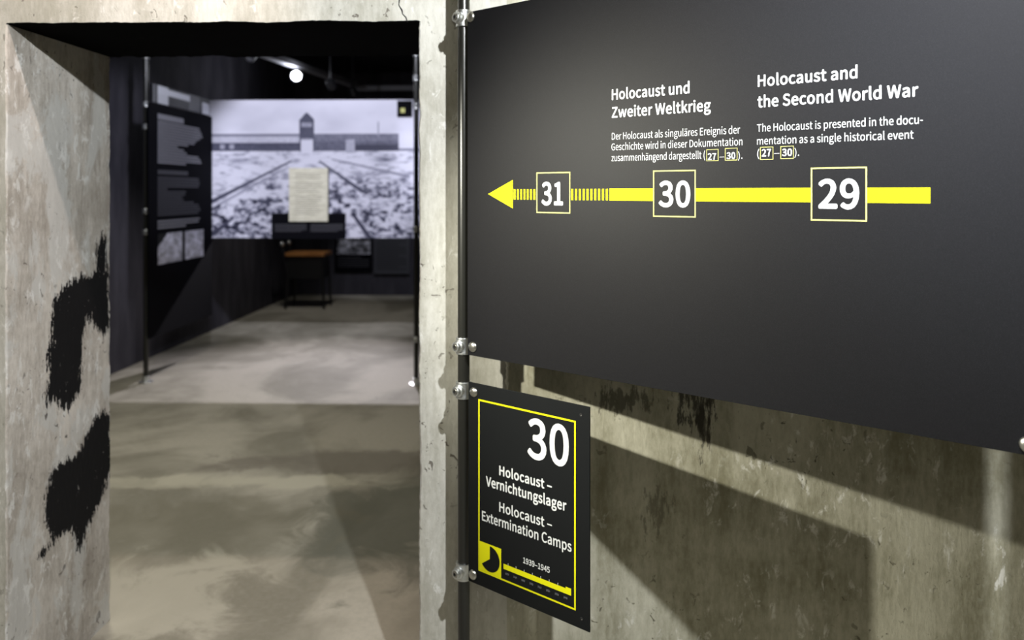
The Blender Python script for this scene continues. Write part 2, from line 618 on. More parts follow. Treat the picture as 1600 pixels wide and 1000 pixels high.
GL = json.loads(r'''{"(":[118,[[51,-16,84,-69,90,-66,97,-63,103,-60,73,-10,59,49,59,109,59,168,73,227,103,277,97,280,90,283,84,286,51,234,32,178,32,109,32,40]]],")":[118,[[28,-66,35,-69,67,-16,86,40,86,109,86,178,67,234,35,286,28,283,21,280,15,277,45,227,60,168,60,109,60,49,45,-10,15,-60,21,-63]]],"-":[121,[[16,94,16,86,46,86,76,86,106,86,106,94,106,102,106,110,76,110,46,110,16,110,16,102]]],".":[97,[[36,-5,49,-5,61,-5,72,5,72,20,72,34,61,44,49,44,36,44,26,34,26,20,26,5]]],"0":[194,[[48,-5,97,-5,146,-5,177,40,177,129,177,218,146,261,97,261,48,261,18,218,18,129,18,40],[126,21,97,21,68,21,48,54,48,129,48,204,68,236,97,236,126,236,146,204,146,129,146,54]]],"1":[194,[[31,9,31,0,78,0,125,0,172,0,172,9,172,18,172,27,154,27,137,27,120,27,120,103,120,180,120,257,112,257,104,257,96,257,82,249,65,243,42,238,42,232,42,225,42,218,58,218,73,218,88,218,88,154,88,90,88,27,69,27,50,27,31,27,31,18]]],"2":[194,[[15,6,15,0,69,0,123,0,177,0,177,9,177,18,177,28,153,28,129,28,106,28,93,28,77,26,64,25,124,82,165,134,165,186,165,231,136,261,90,261,57,261,35,246,14,224,20,218,26,212,33,206,47,223,65,235,86,235,118,235,133,214,133,185,133,140,96,89,15,19,15,13]]],"3":[194,[[52,-5,92,-5,138,-5,175,23,175,69,175,104,151,126,120,134,120,134,120,135,120,136,148,145,166,166,166,197,166,238,134,261,91,261,62,261,39,248,20,231,25,224,31,217,37,210,51,225,69,235,90,235,117,235,133,219,133,195,133,167,116,146,62,146,62,137,62,129,62,121,122,121,142,101,142,70,142,40,121,22,90,22,61,22,42,36,27,51,21,45,16,38,10,31,27,12]]],"4":[194,[[119,24,119,0,129,0,139,0,149,0,149,24,149,47,149,71,161,71,172,71,183,71,183,79,183,88,183,96,172,96,161,96,149,96,149,150,149,203,149,257,137,257,126,257,114,257,78,202,43,147,7,92,7,85,7,78,7,71,44,71,82,71,119,71,119,47],[119,123,119,96,93,96,67,96,40,96,60,125,79,155,99,184,106,196,113,209,119,222,120,222,120,222,121,222,120,209,119,188,119,175,119,149]]],"5":[194,[[51,-5,92,-5,135,-5,176,27,176,83,176,140,141,165,98,165,83,165,71,161,60,155,62,180,64,205,67,229,99,229,131,229,163,229,163,238,163,248,163,257,122,257,80,257,39,257,36,217,33,177,30,137,36,133,42,130,47,126,62,136,73,141,90,141,122,141,143,119,143,83,143,45,119,22,89,22,59,22,40,36,26,50,20,43,15,36,9,29,27,12]]],"6":[194,[[56,-5,105,-5,145,-5,179,29,179,79,179,133,151,159,108,159,88,159,65,148,50,129,51,208,80,235,116,235,131,235,147,227,157,215,163,222,169,228,175,235,160,250,141,261,114,261,65,261,20,223,20,123,20,38],[54,50,50,103,67,127,87,136,103,136,134,136,149,113,149,79,149,44,130,21,105,21,73,21]]],"7":[194,[[74,97,69,0,80,0,92,0,103,0,107,100,118,160,178,237,178,244,178,250,178,257,124,257,71,257,17,257,17,248,17,238,17,229,59,229,100,229,142,229,91,159]]],"8":[194,[[50,-5,98,-5,146,-5,178,25,178,62,178,97,158,116,135,129,135,130,135,130,135,131,150,143,169,166,169,193,169,232,143,261,99,261,59,261,28,234,28,195,28,168,44,149,63,136,63,136,63,135,63,135,40,122,16,98,16,64,16,24],[133,155,116,139,85,151,57,165,57,195,57,220,75,237,98,237,126,237,142,217,142,191,142,172],[128,19,98,19,68,19,44,39,44,67,44,91,59,111,80,125,116,110,148,97,148,63,148,37]]],"9":[194,[[54,-5,82,-5,130,-5,175,35,175,139,175,221,138,261,89,261,49,261,15,228,15,178,15,125,43,97,86,97,107,97,130,110,145,129,143,49,114,22,81,22,64,22,49,29,38,42,32,35,26,28,20,22,35,7],[141,208,145,155,128,131,109,121,91,121,61,121,46,144,46,178,46,213,64,236,89,236,122,236]]],"C":[223,[[68,-5,132,-5,165,-5,190,9,211,32,205,39,199,46,193,53,176,35,158,24,133,24,84,24,54,64,54,129,54,193,86,233,134,233,157,233,173,223,187,209,193,216,199,223,204,230,190,246,165,261,134,261,69,261,20,211,20,128,20,45]]],"D":[241,[[35,86,35,0,57,0,79,0,101,0,178,0,220,48,220,129,220,211,178,257,99,257,78,257,57,257,35,257,35,171],[77,27,68,27,68,95,68,162,68,230,77,230,87,230,97,230,157,230,187,194,187,129,187,64,157,27,97,27,87,27]]],"E":[206,[[35,86,35,0,86,0,136,0,187,0,187,9,187,18,187,28,147,28,107,28,68,28,68,59,68,90,68,121,100,121,132,121,165,121,165,130,165,140,165,149,132,149,100,149,68,149,68,176,68,202,68,229,106,229,145,229,183,229,183,238,183,248,183,257,134,257,85,257,35,257,35,171]]],"G":[241,[[69,-5,136,-5,171,-5,199,8,215,25,215,61,215,97,215,133,187,133,159,133,131,133,131,124,131,115,131,106,149,106,167,106,186,106,186,84,186,61,186,39,175,29,158,24,139,24,84,24,54,64,54,129,54,193,87,233,139,233,165,233,181,222,194,209,200,216,206,223,212,230,197,245,174,261,138,261,70,261,20,211,20,128,20,45]]],"H":[255,[[35,86,35,0,46,0,57,0,68,0,68,40,68,81,68,121,107,121,147,121,187,121,187,81,187,40,187,0,198,0,209,0,220,0,220,86,220,171,220,257,209,257,198,257,187,257,187,221,187,185,187,149,147,149,107,149,68,149,68,185,68,221,68,257,57,257,46,257,35,257,35,171]]],"S":[209,[[70,-5,106,-5,160,-5,194,28,194,68,194,106,171,124,141,137,129,142,116,147,104,153,84,161,62,171,62,196,62,218,81,233,110,233,133,233,152,224,168,209,174,216,179,223,185,230,167,248,140,261,110,261,63,261,29,233,29,193,29,156,57,138,81,127,93,122,105,117,118,111,142,100,161,92,161,65,161,41,141,24,107,24,80,24,54,36,36,56,30,48,23,41,17,33,39,10]]],"T":[210,[[89,76,89,0,99,0,110,0,121,0,121,76,121,153,121,229,147,229,173,229,199,229,199,238,199,248,199,257,136,257,74,257,11,257,11,248,11,238,11,229,37,229,63,229,89,229,89,153]]],"V":[201,[[55,86,82,0,95,0,107,0,120,0,147,86,174,171,201,257,190,257,179,257,168,257,155,210,141,164,127,118,118,88,112,63,102,33,102,33,101,33,101,33,91,63,85,88,76,118,62,164,48,210,34,257,23,257,12,257,0,257,28,171]]],"W":[307,[[45,86,63,0,76,0,89,0,102,0,115,52,127,103,140,155,144,175,149,194,153,213,153,213,154,213,154,213,159,194,162,175,167,155,180,103,193,52,206,0,219,0,232,0,245,0,263,86,280,171,298,257,288,257,277,257,267,257,258,210,249,164,239,117,235,89,230,62,225,34,225,34,224,34,223,34,217,62,211,90,205,117,193,164,181,210,169,257,160,257,150,257,140,257,128,210,116,164,104,117,98,89,92,62,86,34,86,34,85,34,85,34,79,62,75,89,69,117,60,164,51,210,42,257,31,257,20,257,9,257,27,171]]],"Z":[211,[[18,7,18,0,77,0,136,0,195,0,195,9,195,18,195,28,149,28,103,28,57,28,103,98,148,167,193,237,193,244,193,250,193,257,139,257,84,257,30,257,30,248,30,238,30,229,71,229,112,229,153,229,108,159,63,90,18,20,18,13]]],"a":[197,[[44,-5,76,-5,99,-5,121,8,139,23,139,23,140,23,140,23,141,15,142,8,143,0,152,0,160,0,169,0,169,39,169,78,169,117,169,164,150,195,103,195,72,195,46,181,29,170,33,163,37,155,41,148,56,158,76,168,98,168,129,168,137,145,137,120,56,111,21,91,21,49,21,15],[103,21,85,21,66,21,51,30,51,51,51,76,73,92,137,99,137,81,137,64,137,46,119,30]]],"c":[179,[[57,-5,107,-5,130,-5,152,5,169,19,164,26,159,34,155,41,143,30,127,22,110,22,75,22,51,51,51,95,51,139,76,168,111,168,126,168,138,161,149,152,154,159,160,166,165,173,152,185,134,195,110,195,61,195,18,158,18,95,18,32]]],"d":[217,[[49,-5,97,-5,120,-5,140,8,155,22,155,22,155,22,156,22,157,15,158,7,159,0,167,0,176,0,185,0,185,93,185,186,185,279,174,279,163,279,153,279,153,254,153,230,153,206,153,195,154,184,154,173,138,187,123,195,101,195,57,195,19,157,19,95,19,32],[121,22,104,22,71,22,51,49,51,95,51,139,76,168,106,168,122,168,137,162,153,148,153,115,153,82,153,48,137,31]]],"e":[194,[[58,-5,109,-5,135,-5,155,4,172,15,168,22,164,29,160,36,146,27,131,21,113,21,77,21,52,47,50,88,92,88,135,88,178,88,179,92,179,99,179,106,179,160,152,195,103,195,60,195,18,157,18,95,18,32],[83,110,49,110,53,148,77,169,104,169,134,169,151,149,151,110,117,110]]],"g":[197,[[50,-88,96,-88,155,-88,193,-57,193,-22,193,10,170,23,126,23,114,23,101,23,89,23,63,23,56,32,56,44,56,55,61,61,68,67,76,63,87,60,96,60,135,60,166,86,166,126,166,143,159,157,150,166,163,166,176,166,189,166,189,174,189,182,189,190,167,190,145,190,123,190,116,193,107,195,96,195,58,195,25,169,25,127,25,104,37,86,50,76,50,76,50,75,50,75,40,68,29,55,29,39,29,24,36,14,46,8,46,7,46,7,46,6,28,-5,18,-20,18,-37,18,-69],[118,82,96,82,74,82,56,99,56,127,56,155,74,172,96,172,119,172,137,155,137,127,137,99],[138,-65,101,-65,66,-65,46,-53,46,-32,46,-21,51,-10,65,0,74,-2,83,-3,90,-3,101,-3,112,-3,123,-3,148,-3,161,-9,161,-27,161,-47]]],"h":[213,[[32,93,32,0,43,0,54,0,64,0,64,46,64,92,64,138,83,157,97,167,116,167,141,167,152,152,152,116,152,77,152,39,152,0,163,0,174,0,184,0,184,40,184,80,184,120,184,169,166,195,126,195,100,195,81,181,63,163,63,176,64,189,64,202,64,228,64,253,64,279,54,279,43,279,32,279,32,186]]],"i":[96,[[32,63,32,0,43,0,54,0,64,0,64,63,64,127,64,190,54,190,43,190,32,190,32,127],[36,229,48,229,61,229,70,238,70,251,70,263,61,271,48,271,36,271,27,263,27,251,27,238]]],"k":[193,[[32,93,32,0,43,0,53,0,64,0,64,17,64,33,64,50,76,64,88,78,99,92,118,61,137,31,155,0,167,0,178,0,190,0,166,38,142,76,118,113,139,139,160,165,181,190,169,190,158,190,146,190,119,157,92,123,65,90,65,90,64,90,64,90,64,153,64,216,64,279,53,279,43,279,32,279,32,186]]],"l":[99,[[42,-5,66,-5,75,-5,80,-3,84,-2,83,6,81,15,80,23,76,22,75,22,73,22,68,22,64,26,64,36,64,117,64,198,64,279,54,279,43,279,32,279,32,198,32,118,32,38,32,11]]],"m":[324,[[32,63,32,0,43,0,54,0,64,0,64,46,64,92,64,138,82,158,98,167,112,167,136,167,147,152,147,116,147,77,147,39,147,0,158,0,169,0,179,0,179,46,179,92,179,138,197,158,213,167,227,167,251,167,263,152,263,116,263,77,263,39,263,0,273,0,284,0,294,0,294,40,294,80,294,120,294,169,276,195,237,195,214,195,194,180,174,159,166,181,151,195,121,195,99,195,79,181,62,162,62,162,62,162,62,162,61,172,60,181,58,190,50,190,41,190,32,190,32,127]]],"n":[214,[[32,63,32,0,43,0,54,0,64,0,64,46,64,92,64,138,83,157,97,167,116,167,141,167,152,152,152,116,152,77,152,39,152,0,163,0,174,0,184,0,184,40,184,80,184,120,184,169,166,195,126,195,100,195,80,181,62,162,62,162,62,162,62,162,61,172,60,181,58,190,50,190,41,190,32,190,32,127]]],"o":[212,[[60,-5,106,-5,153,-5,194,32,194,95,194,158,153,195,106,195,60,195,18,158,18,95,18,32],[139,22,106,22,73,22,51,51,51,95,51,139,73,168,106,168,139,168,161,139,161,95,161,51]]],"p":[217,[[32,10,32,-80,43,-80,54,-80,64,-80,64,-59,64,-37,64,-16,64,-5,64,6,63,18,81,3,99,-5,116,-5,159,-5,199,33,199,98,199,157,172,195,123,195,101,195,79,182,62,168,62,168,62,168,62,168,61,175,60,183,58,190,50,190,41,190,32,190,32,100],[142,22,111,22,98,22,81,27,64,42,64,75,64,109,64,142,83,159,99,168,115,168,151,168,165,140,165,98,165,51]]],"r":[136,[[32,63,32,0,43,0,54,0,64,0,64,41,64,81,64,122,77,154,96,166,112,166,120,166,124,165,131,163,133,172,135,182,137,191,131,194,125,195,116,195,95,195,76,180,62,155,62,155,62,155,62,155,61,167,60,179,58,190,50,190,41,190,32,190,32,127]]],"s":[164,[[55,-5,82,-5,127,-5,151,21,151,52,151,88,121,99,93,110,72,118,52,125,52,143,52,158,63,170,88,170,104,170,118,163,131,153,136,160,141,167,146,173,132,185,111,195,87,195,46,195,22,171,22,141,22,109,50,96,77,86,98,78,120,69,120,50,120,34,108,20,83,20,60,20,43,29,27,43,21,36,16,29,11,22,29,7]]],"t":[132,[[51,-5,92,-5,104,-5,116,-1,127,2,125,11,123,19,121,27,114,24,106,21,99,21,77,21,70,35,70,58,70,93,70,129,70,164,87,164,104,164,121,164,121,173,121,181,121,190,104,190,87,190,70,190,70,208,70,226,70,244,61,244,52,244,43,244,42,226,41,208,40,190,30,190,19,189,9,188,9,180,9,172,9,164,19,164,28,164,38,164,38,129,38,94,38,59,38,21]]],"u":[213,[[48,-5,88,-5,114,-5,133,9,151,30,151,30,151,30,152,30,152,20,153,10,154,0,163,0,172,0,181,0,181,63,181,127,181,190,170,190,159,190,149,190,149,145,149,100,149,55,131,33,117,23,97,23,72,23,62,38,62,74,62,112,62,151,62,190,51,190,40,190,29,190,29,150,29,110,29,70,29,21]]],"v":[182,[[50,63,73,0,86,0,98,0,111,0,133,63,155,127,178,190,167,190,157,190,146,190,134,154,122,118,110,82,105,63,98,44,93,26,92,26,92,26,91,26,85,44,79,63,74,82,62,118,50,154,38,190,27,190,16,190,5,190,27,127]]],"w":[281,[[45,63,62,0,75,0,87,0,99,0,108,34,117,68,126,102,131,120,135,138,139,157,140,157,141,157,141,157,146,138,149,120,154,103,163,68,172,34,181,0,194,0,207,0,220,0,237,63,255,127,272,190,261,190,251,190,241,190,232,153,222,117,213,80,209,62,206,45,202,27,201,27,201,27,200,27,195,45,191,62,187,80,177,117,167,153,157,190,146,190,136,190,126,190,116,153,106,117,96,80,91,62,87,45,83,27,83,27,82,27,82,27,78,45,74,62,70,80,61,117,51,153,42,190,31,190,20,190,9,190,27,127]]],"x":[174,[[26,33,5,0,16,0,28,0,39,0,47,15,56,30,64,44,71,56,77,68,84,78,84,78,85,78,85,78,93,68,100,56,106,44,115,30,125,15,134,0,146,0,157,0,169,0,148,32,127,64,106,96,126,127,145,159,164,190,153,190,142,190,131,190,123,176,115,162,107,148,102,138,96,127,91,117,90,117,90,117,89,117,83,127,76,138,70,148,62,162,53,176,45,190,33,190,22,190,10,190,29,160,49,129,68,99,47,66]]],"z":[166,[[12,6,12,0,60,0,108,0,156,0,156,9,156,17,156,26,122,26,87,26,53,26,86,75,120,124,153,173,153,179,153,184,153,190,110,190,66,190,23,190,23,181,23,173,23,164,53,164,83,164,112,164,79,115,46,66,12,17,12,11]]],"ä":[197,[[44,-5,76,-5,99,-5,121,8,139,23,139,23,140,23,140,23,141,15,142,8,143,0,152,0,160,0,169,0,169,39,169,78,169,117,169,164,150,195,103,195,72,195,46,181,29,170,33,163,37,155,41,148,56,158,76,168,98,168,129,168,137,145,137,120,56,111,21,91,21,49,21,15],[103,21,85,21,66,21,51,30,51,51,51,76,73,92,137,99,137,81,137,64,137,46,119,30],[56,230,67,230,78,230,86,238,86,249,86,260,78,269,67,269,56,269,48,260,48,249,48,238],[131,230,142,230,153,230,162,238,162,249,162,260,153,269,142,269,131,269,123,260,123,249,123,238]]],"–":[188,[[16,95,16,88,68,88,120,88,172,88,172,95,172,102,172,109,120,109,68,109,16,109,16,102]]]," ":[78,[]]}''')
_h = [c for sp in GL['H'][1] for c in sp[3::6]]
CAPH = max(_h) - min(_h)


def text_bm(bm, line, s0, h0, s1, cap, bold=0.0, n=.0005, tilt=0.0):
    """one printed line on the board plane: left end s0, baseline h0, right end s1, cap height cap"""
    cu = bpy.data.curves.new('line', 'CURVE')
    cu.dimensions = '2D'; cu.fill_mode = 'BOTH'; cu.resolution_u = 5
    x = 0
    for ch in line:
        adv, sps = GL[ch]
        for pts in sps:
            k = len(pts) // 6
            sp = cu.splines.new('BEZIER')
            sp.bezier_points.add(k - 1)
            sp.use_cyclic_u = True
            for i in range(k):
                b = sp.bezier_points[i]
                q = pts[6 * i:6 * i + 6]
                b.handle_left_type = b.handle_right_type = 'FREE'
                b.co = ((q[2] + x) / 1000, q[3] / 1000, 0)
                b.handle_left = ((q[0] + x) / 1000, q[1] / 1000, 0)
                b.handle_right = ((q[4] + x) / 1000, q[5] / 1000, 0)
        x += adv + bold * 1000
    o = bpy.data.objects.new('line', cu)
    COL.objects.link(o)
    me = o.to_mesh()
    co = np.array([v.co[:] for v in me.vertices])
    mn, mx = co[:, 0].min(), co[:, 0].max()
    k = (s1 - s0) / (mx - mn + 2 * bold)
    kz = cap / (CAPH / 1000 + bold * 2)
    # heavier weights: the outline printed several times around its own place
    ring = [(0, 0)] if bold < .006 else [(bold * math.cos(q * math.pi / 4), bold * math.sin(q * math.pi / 4)) for q in range(8)]
    for j, (dx, dz) in enumerate(ring):
        vs = [bm.verts.new(BM @ Vector((s0 + (c[0] - mn + bold + dx) * k, h0 + (c[1] + bold + dz) * kz, n + j * .00002))) for c in co]
        for p in me.polygons:
            try: bm.faces.new([vs[i] for i in p.vertices])
            except ValueError: pass
    o.to_mesh_clear()
    bpy.data.objects.remove(o)
    bpy.data.curves.remove(cu)


def text_px(bm, line, u0, v0, u1, cap_px, bold=0.0):
    s0, h0 = sh(u0, v0)
    Z = Z0 * (U0 - UV) / (u0 - UV)
    text_bm(bm, line, s0, h0, s_of(u1), cap_px / F * Z, bold)


def quad_bm(bm, s0, h0, s1, h1, n=.0004):
    vs = [bm.verts.new(BM @ Vector(p)) for p in ((s0, h0, n), (s1, h0, n), (s1, h1, n), (s0, h1, n))]
    bm.faces.new(vs)


def frame_bm(bm, s0, h0, s1, h1, t):
    quad_bm(bm, s0, h0, s1, h0 + t); quad_bm(bm, s0, h1 - t, s1, h1)
    quad_bm(bm, s0, h0 + t, s0 + t, h1 - t); quad_bm(bm, s1 - t, h0 + t, s1, h1 - t)


def poly_bm(bm, pts, n=.0004):
    bm.faces.new([bm.verts.new(BM @ Vector((a, b, n))) for a, b in pts])


def prnt(name, bm, mat, parent):
    o = from_bm(name, bm, mat, parent)
    return o


def board_mesh(name, s0, h0, s1, h1, mat, parent, thick=.004, M_=None):
    bm = bmesh.new()
    box(bm, (s0, h0, -thick), (s1, h1, 0), .0006, M_ if M_ is not None else BM)
    return from_bm(name, bm, mat, parent)


def dome(name, s, h, r, parent, mat=None, M_=None):
    bm = bmesh.new()
    Mx = (M_ if M_ is not None else BM) @ Matrix.Translation((s, h, 0))
    lathe(bm, [(r * .97, 0), (r, .001), (r * .98, .0022), (r * .86, .0046), (r * .62, .0066), (r * .32, .0077), (0, .0080)], Mx, 28)
    return from_bm(name, bm, mat or M['steel'], parent, smooth=True)


# -------- the big wayfinding board
s_left = s_of(730.5)
h_top = sh(735, 18.2)[1]
h_bot = sh(735, 555.2)[1]
S_R = 1.281                                             # right edge of the board, just out of the picture
root = empty('information_board', BM @ Vector((s_left, h_bot, 0)), 'large black board with yellow arrow and boxed numbers 31, 30 and 29', 'information board')
bpy.context.view_layer.update()
board_mesh('board', s_left, h_bot, S_R, h_top, M['board'], root)
bm = bmesh.new()
text_px(bm, 'Holocaust und', 956.1, 156.4, 1077.5, 16.8, .008)
text_px(bm, 'Zweiter Weltkrieg', 956.1, 184.3, 1110.8, 16.8, .008)
tag(prnt('heading', bm, M['white'], root), 'bold white German heading on the left')
bm = bmesh.new()
text_px(bm, 'Der Holocaust als singuläres Ereignis der', 956.1, 218.4, 1156.5, 10.6, .0)
text_px(bm, 'Geschichte wird in dieser Dokumentation', 955.6, 235.0, 1160.2, 10.6, .0)
text_px(bm, 'zusammenhängend dargestellt (', 955.6, 252.0, 1101.8, 10.6, .0)
text_px(bm, '27', 1106, 250.0, 1119.2, 10.4, .009)
text_px(bm, '–', 1124.5, 249.5, 1131.8, 10.4, .0)
text_px(bm, '30', 1135.4, 248.6, 1149, 10.4, .009)
text_px(bm, ').', 1153.2, 248.2, 1160.2, 10.4, .0)
tag(prnt('paragraph', bm, M['white'], root), 'small white German paragraph')
bm = bmesh.new()
text_px(bm, 'Holocaust and', 1184.2, 135.8, 1340, 18.2, .008)
text_px(bm, 'the Second World War', 1183.8, 168.3, 1435, 18.2, .008)
tag(prnt('heading', bm, M['white'], root), 'bold white English heading on the right')
bm = bmesh.new()
text_px(bm, 'The Holocaust is presented in the docu-', 1183.1, 206, 1442, 11.6, .0)
text_px(bm, 'mentation as a single historical event', 1183.1, 226.2, 1427.5, 11.6, .0)
text_px(bm, '(', 1183.3, 245.6, 1186.6, 11.6, .0)
text_px(bm, '27', 1190.4, 244.6, 1205, 11.4, .009)
text_px(bm, '–', 1209.5, 244.2, 1218, 11.4, .0)
text_px(bm, '30', 1222, 244.0, 1237.8, 11.4, .009)
text_px(bm, ').', 1241.5, 243.6, 1248.8, 11.4, .0)
tag(prnt('paragraph', bm, M['white'], root), 'small white English paragraph')
for (u0, u1, v0, v1) in ((1104.0, 1122.6, 233.6, 251.8), (1133.0, 1152.2, 231.7, 250.8), (1187.8, 1208.2, 229.9, 249.8), (1219.6, 1240.2, 228.6, 248.4)):
    bm = bmesh.new()
    a, b = sh(u0, v1), sh(u0, v0)
    frame_bm(bm, a[0], a[1], s_of(u1), b[1], .0010)
    prnt('reference_box', bm, M['pale_yellow'], root)
# arrow line
hb0, hb1 = sh(952, 313.5)[1], sh(952, 294.6)[1]
def one_quad(name, mat, parent, *q):
    bm = bmesh.new()
    quad_bm(bm, *q)
    return prnt(name, bm, mat, parent)


for (u0, u1) in ((952.3, 1020.5), (1087, 1267.3), (1355, 1453.6)):
    one_quad('arrow_bar', M['yellow'], root, s_of(u0), hb0, s_of(u1), hb1)
for k in range(7):
    a = 802.8 + k * 5.15
    one_quad('arrow_dash', M['yellow'], root, s_of(a), hb0 + .001, s_of(a + 2.7), hb1 - .001)
for k in range(10):
    a = 892.6 + k * 6.02
    one_quad('arrow_dash', M['yellow'], root, s_of(a), hb0 + .0005, s_of(a + 3.2), hb1 - .0005)
bm = bmesh.new()
poly_bm(bm, [sh(763, 303.2), sh(801.4, 325.6), sh(801.4, 281.2)])
prnt('arrow_head', bm, M['yellow'], root)
for (num, u0, u1, v0, v1, d0, d1, vb, vt) in (('31', 838.3, 891.2, 269.0, 333.2, 846.3, 880, 320.8, 284.3), ('30', 1020.6, 1087.2, 265.8, 339.3, 1029.3, 1078.8, 323.6, 282.6),
                                          ('29', 1267, 1354.8, 261.2, 345.4, 1278.8, 1342.6, 326.4, 279.6)):
    bm = bmesh.new()
    uc = (u0 + u1) / 2
    a, b = sh(uc, v1), sh(uc, v0)
    frame_bm(bm, s_of(u0), a[1], s_of(u1), b[1], .0027)
    fr = prnt('number_box', bm, M['pale_yellow'], root)
    bm = bmesh.new()
    Z = Z0 * (U0 - UV) / ((d0 + d1) / 2 - UV)
    text_bm(bm, num, s_of(d0), sh((d0 + d1) / 2, vb)[1], s_of(d1), (vb - vt) / F * Z, .010)
    tag(prnt('number', bm, M['white'], fr), 'white number ' + num)
dome('bolt', sh(735.5, 26.5)[0], sh(735.5, 26.5)[1], .0145, root)
dome('bolt', sh(739.0, 542)[0], sh(739.0, 542)[1], .0145, root)
dome('bolt', sh(1607.5, 695)[0], sh(1607.5, 695)[1], .0145, root)
dome('bolt', sh(1607.5, 695)[0], h_top - .015, .0145, root)

# -------- the small section sign
sl, sr = s_of(732.0), s_of(921.2)
ht, hb = sh(732.5, 596.6)[1], sh(732.3, 907.4)[1]
root = empty('section_sign', BM @ Vector((sl, hb, 0)), 'small upright black sign numbered 30 with yellow border below the large board', 'sign')
bpy.context.view_layer.update()
board_mesh('board', sl, hb, sr, ht, M['sign'], root)
# outline; its lower left corner holds the yellow clock square
o0, o1 = sh(747.6, 891.2), sh(748, 623.4)
fs1 = s_of(899.7)
bm = bmesh.new()
frame_bm(bm, o0[0], o0[1], fs1, o1[1], .0045)
prnt('border', bm, M['yellow'], root)
bm = bmesh.new()
q1 = s_of(783.2); qt = sh(747.5, 844)[1]
quad_bm(bm, o0[0] + .0047, o0[1] + .0047, q1, qt, .0005)
sq = prnt('clock_square', bm, M['yellow'], root)
bm = bmesh.new()
cc = sh(765.6, 873.4)
R = .0345
pts = [cc]
for k in range(41):
    a = math.radians(90 - k * 235 / 40)
    pts.append((cc[0] + R * math.cos(a), cc[1] + R * math.sin(a)))
for i in range(1, 41):
    poly_bm(bm, [pts[0], pts[i], pts[i + 1]], .0009)
tag(prnt('clock_hand', bm, M['sign'], sq), 'black clock sector on the yellow square')
bm = bmesh.new()
text_px(bm, '30', 824.2, 713.8, 889.0, 62.5, .008)
prnt('number', bm, M['white'], root)
bm = bmesh.new()
text_px(bm, 'Holocaust –', 780.3, 742.3, 862.6, 15.2, .010)
text_px(bm, 'Vernichtungslager', 759.5, 759.0, 885.3, 15.6, .010)
tag(prnt('title', bm, M['white'], root), 'white German title')
bm = bmesh.new()
text_px(bm, 'Holocaust –', 780.3, 799.2, 862.6, 15.2, .007)
text_px(bm, 'Extermination Camps', 753.3, 812.8, 893.2, 15.2, .007)
tag(prnt('title', bm, M['white'], root), 'white English title')
bm = bmesh.new()
text_px(bm, '1939–1945', 817.6, 879.4, 859.2, 9.0, .008)
prnt('dates', bm, M['white'], root)
bm = bmesh.new()
t0, t1 = s_of(786.9), s_of(892.5)
tl_t, tl_b = sh(786.9, 880.6)[1], sh(786.9, 888.6)[1]
quad_bm(bm, t0, tl_b, t1, tl_t)
quad_bm(bm, s_of(884.0), tl_t, t1, tl_t + .0040)
tl = prnt('timeline_bar', bm, M['yellow'], root)
for k in range(7):
    s = t0 + (t1 - t0) * (.07 + k * .1235)
    tag(one_quad('tick_mark', M['white'], tl, s, tl_t + .0001, s + .0012, tl_t + .0055), 'short white tick')
bm = bmesh.new()
for k, d in enumerate(('1870', '1880', '1890', '1900', '1910', '1920', '1930', '1940')):
    s = t0 + (t1 - t0) * (.03 + k * .1235)
    text_bm(bm, d, s, tl_b - .0125, s + .0115, .0048, .0)
tag(prnt('decade_labels', bm, M['grey_text'], tl), 'tiny grey decade numbers')
dome('bolt', *sh(740.6, 612.6), .0135, root)
dome('bolt', *sh(739.3, 897.8), .0135, root)
for (u, v) in ((907.7, 648.5), (908.8, 967)):
    s, h = sh(u, v)
    bm = bmesh.new()
    lathe(bm, [(.0044, .0003), (.0040, .0008), (.0022, .0008), (.0020, .0003), (0, .0003)], BM @ Matrix.Translation((s, h, 0)), 16)
    hl = from_bm('screw_hole', bm, M['hole'], root)
    bm = bmesh.new()
    lathe(bm, [(.0016, .0004), (.0012, .0014), (0, .0017)], BM @ Matrix.Translation((s + .0012, h - .0008, 0)), 12)
    from_bm('screw_tip', bm, M['steel'], hl)


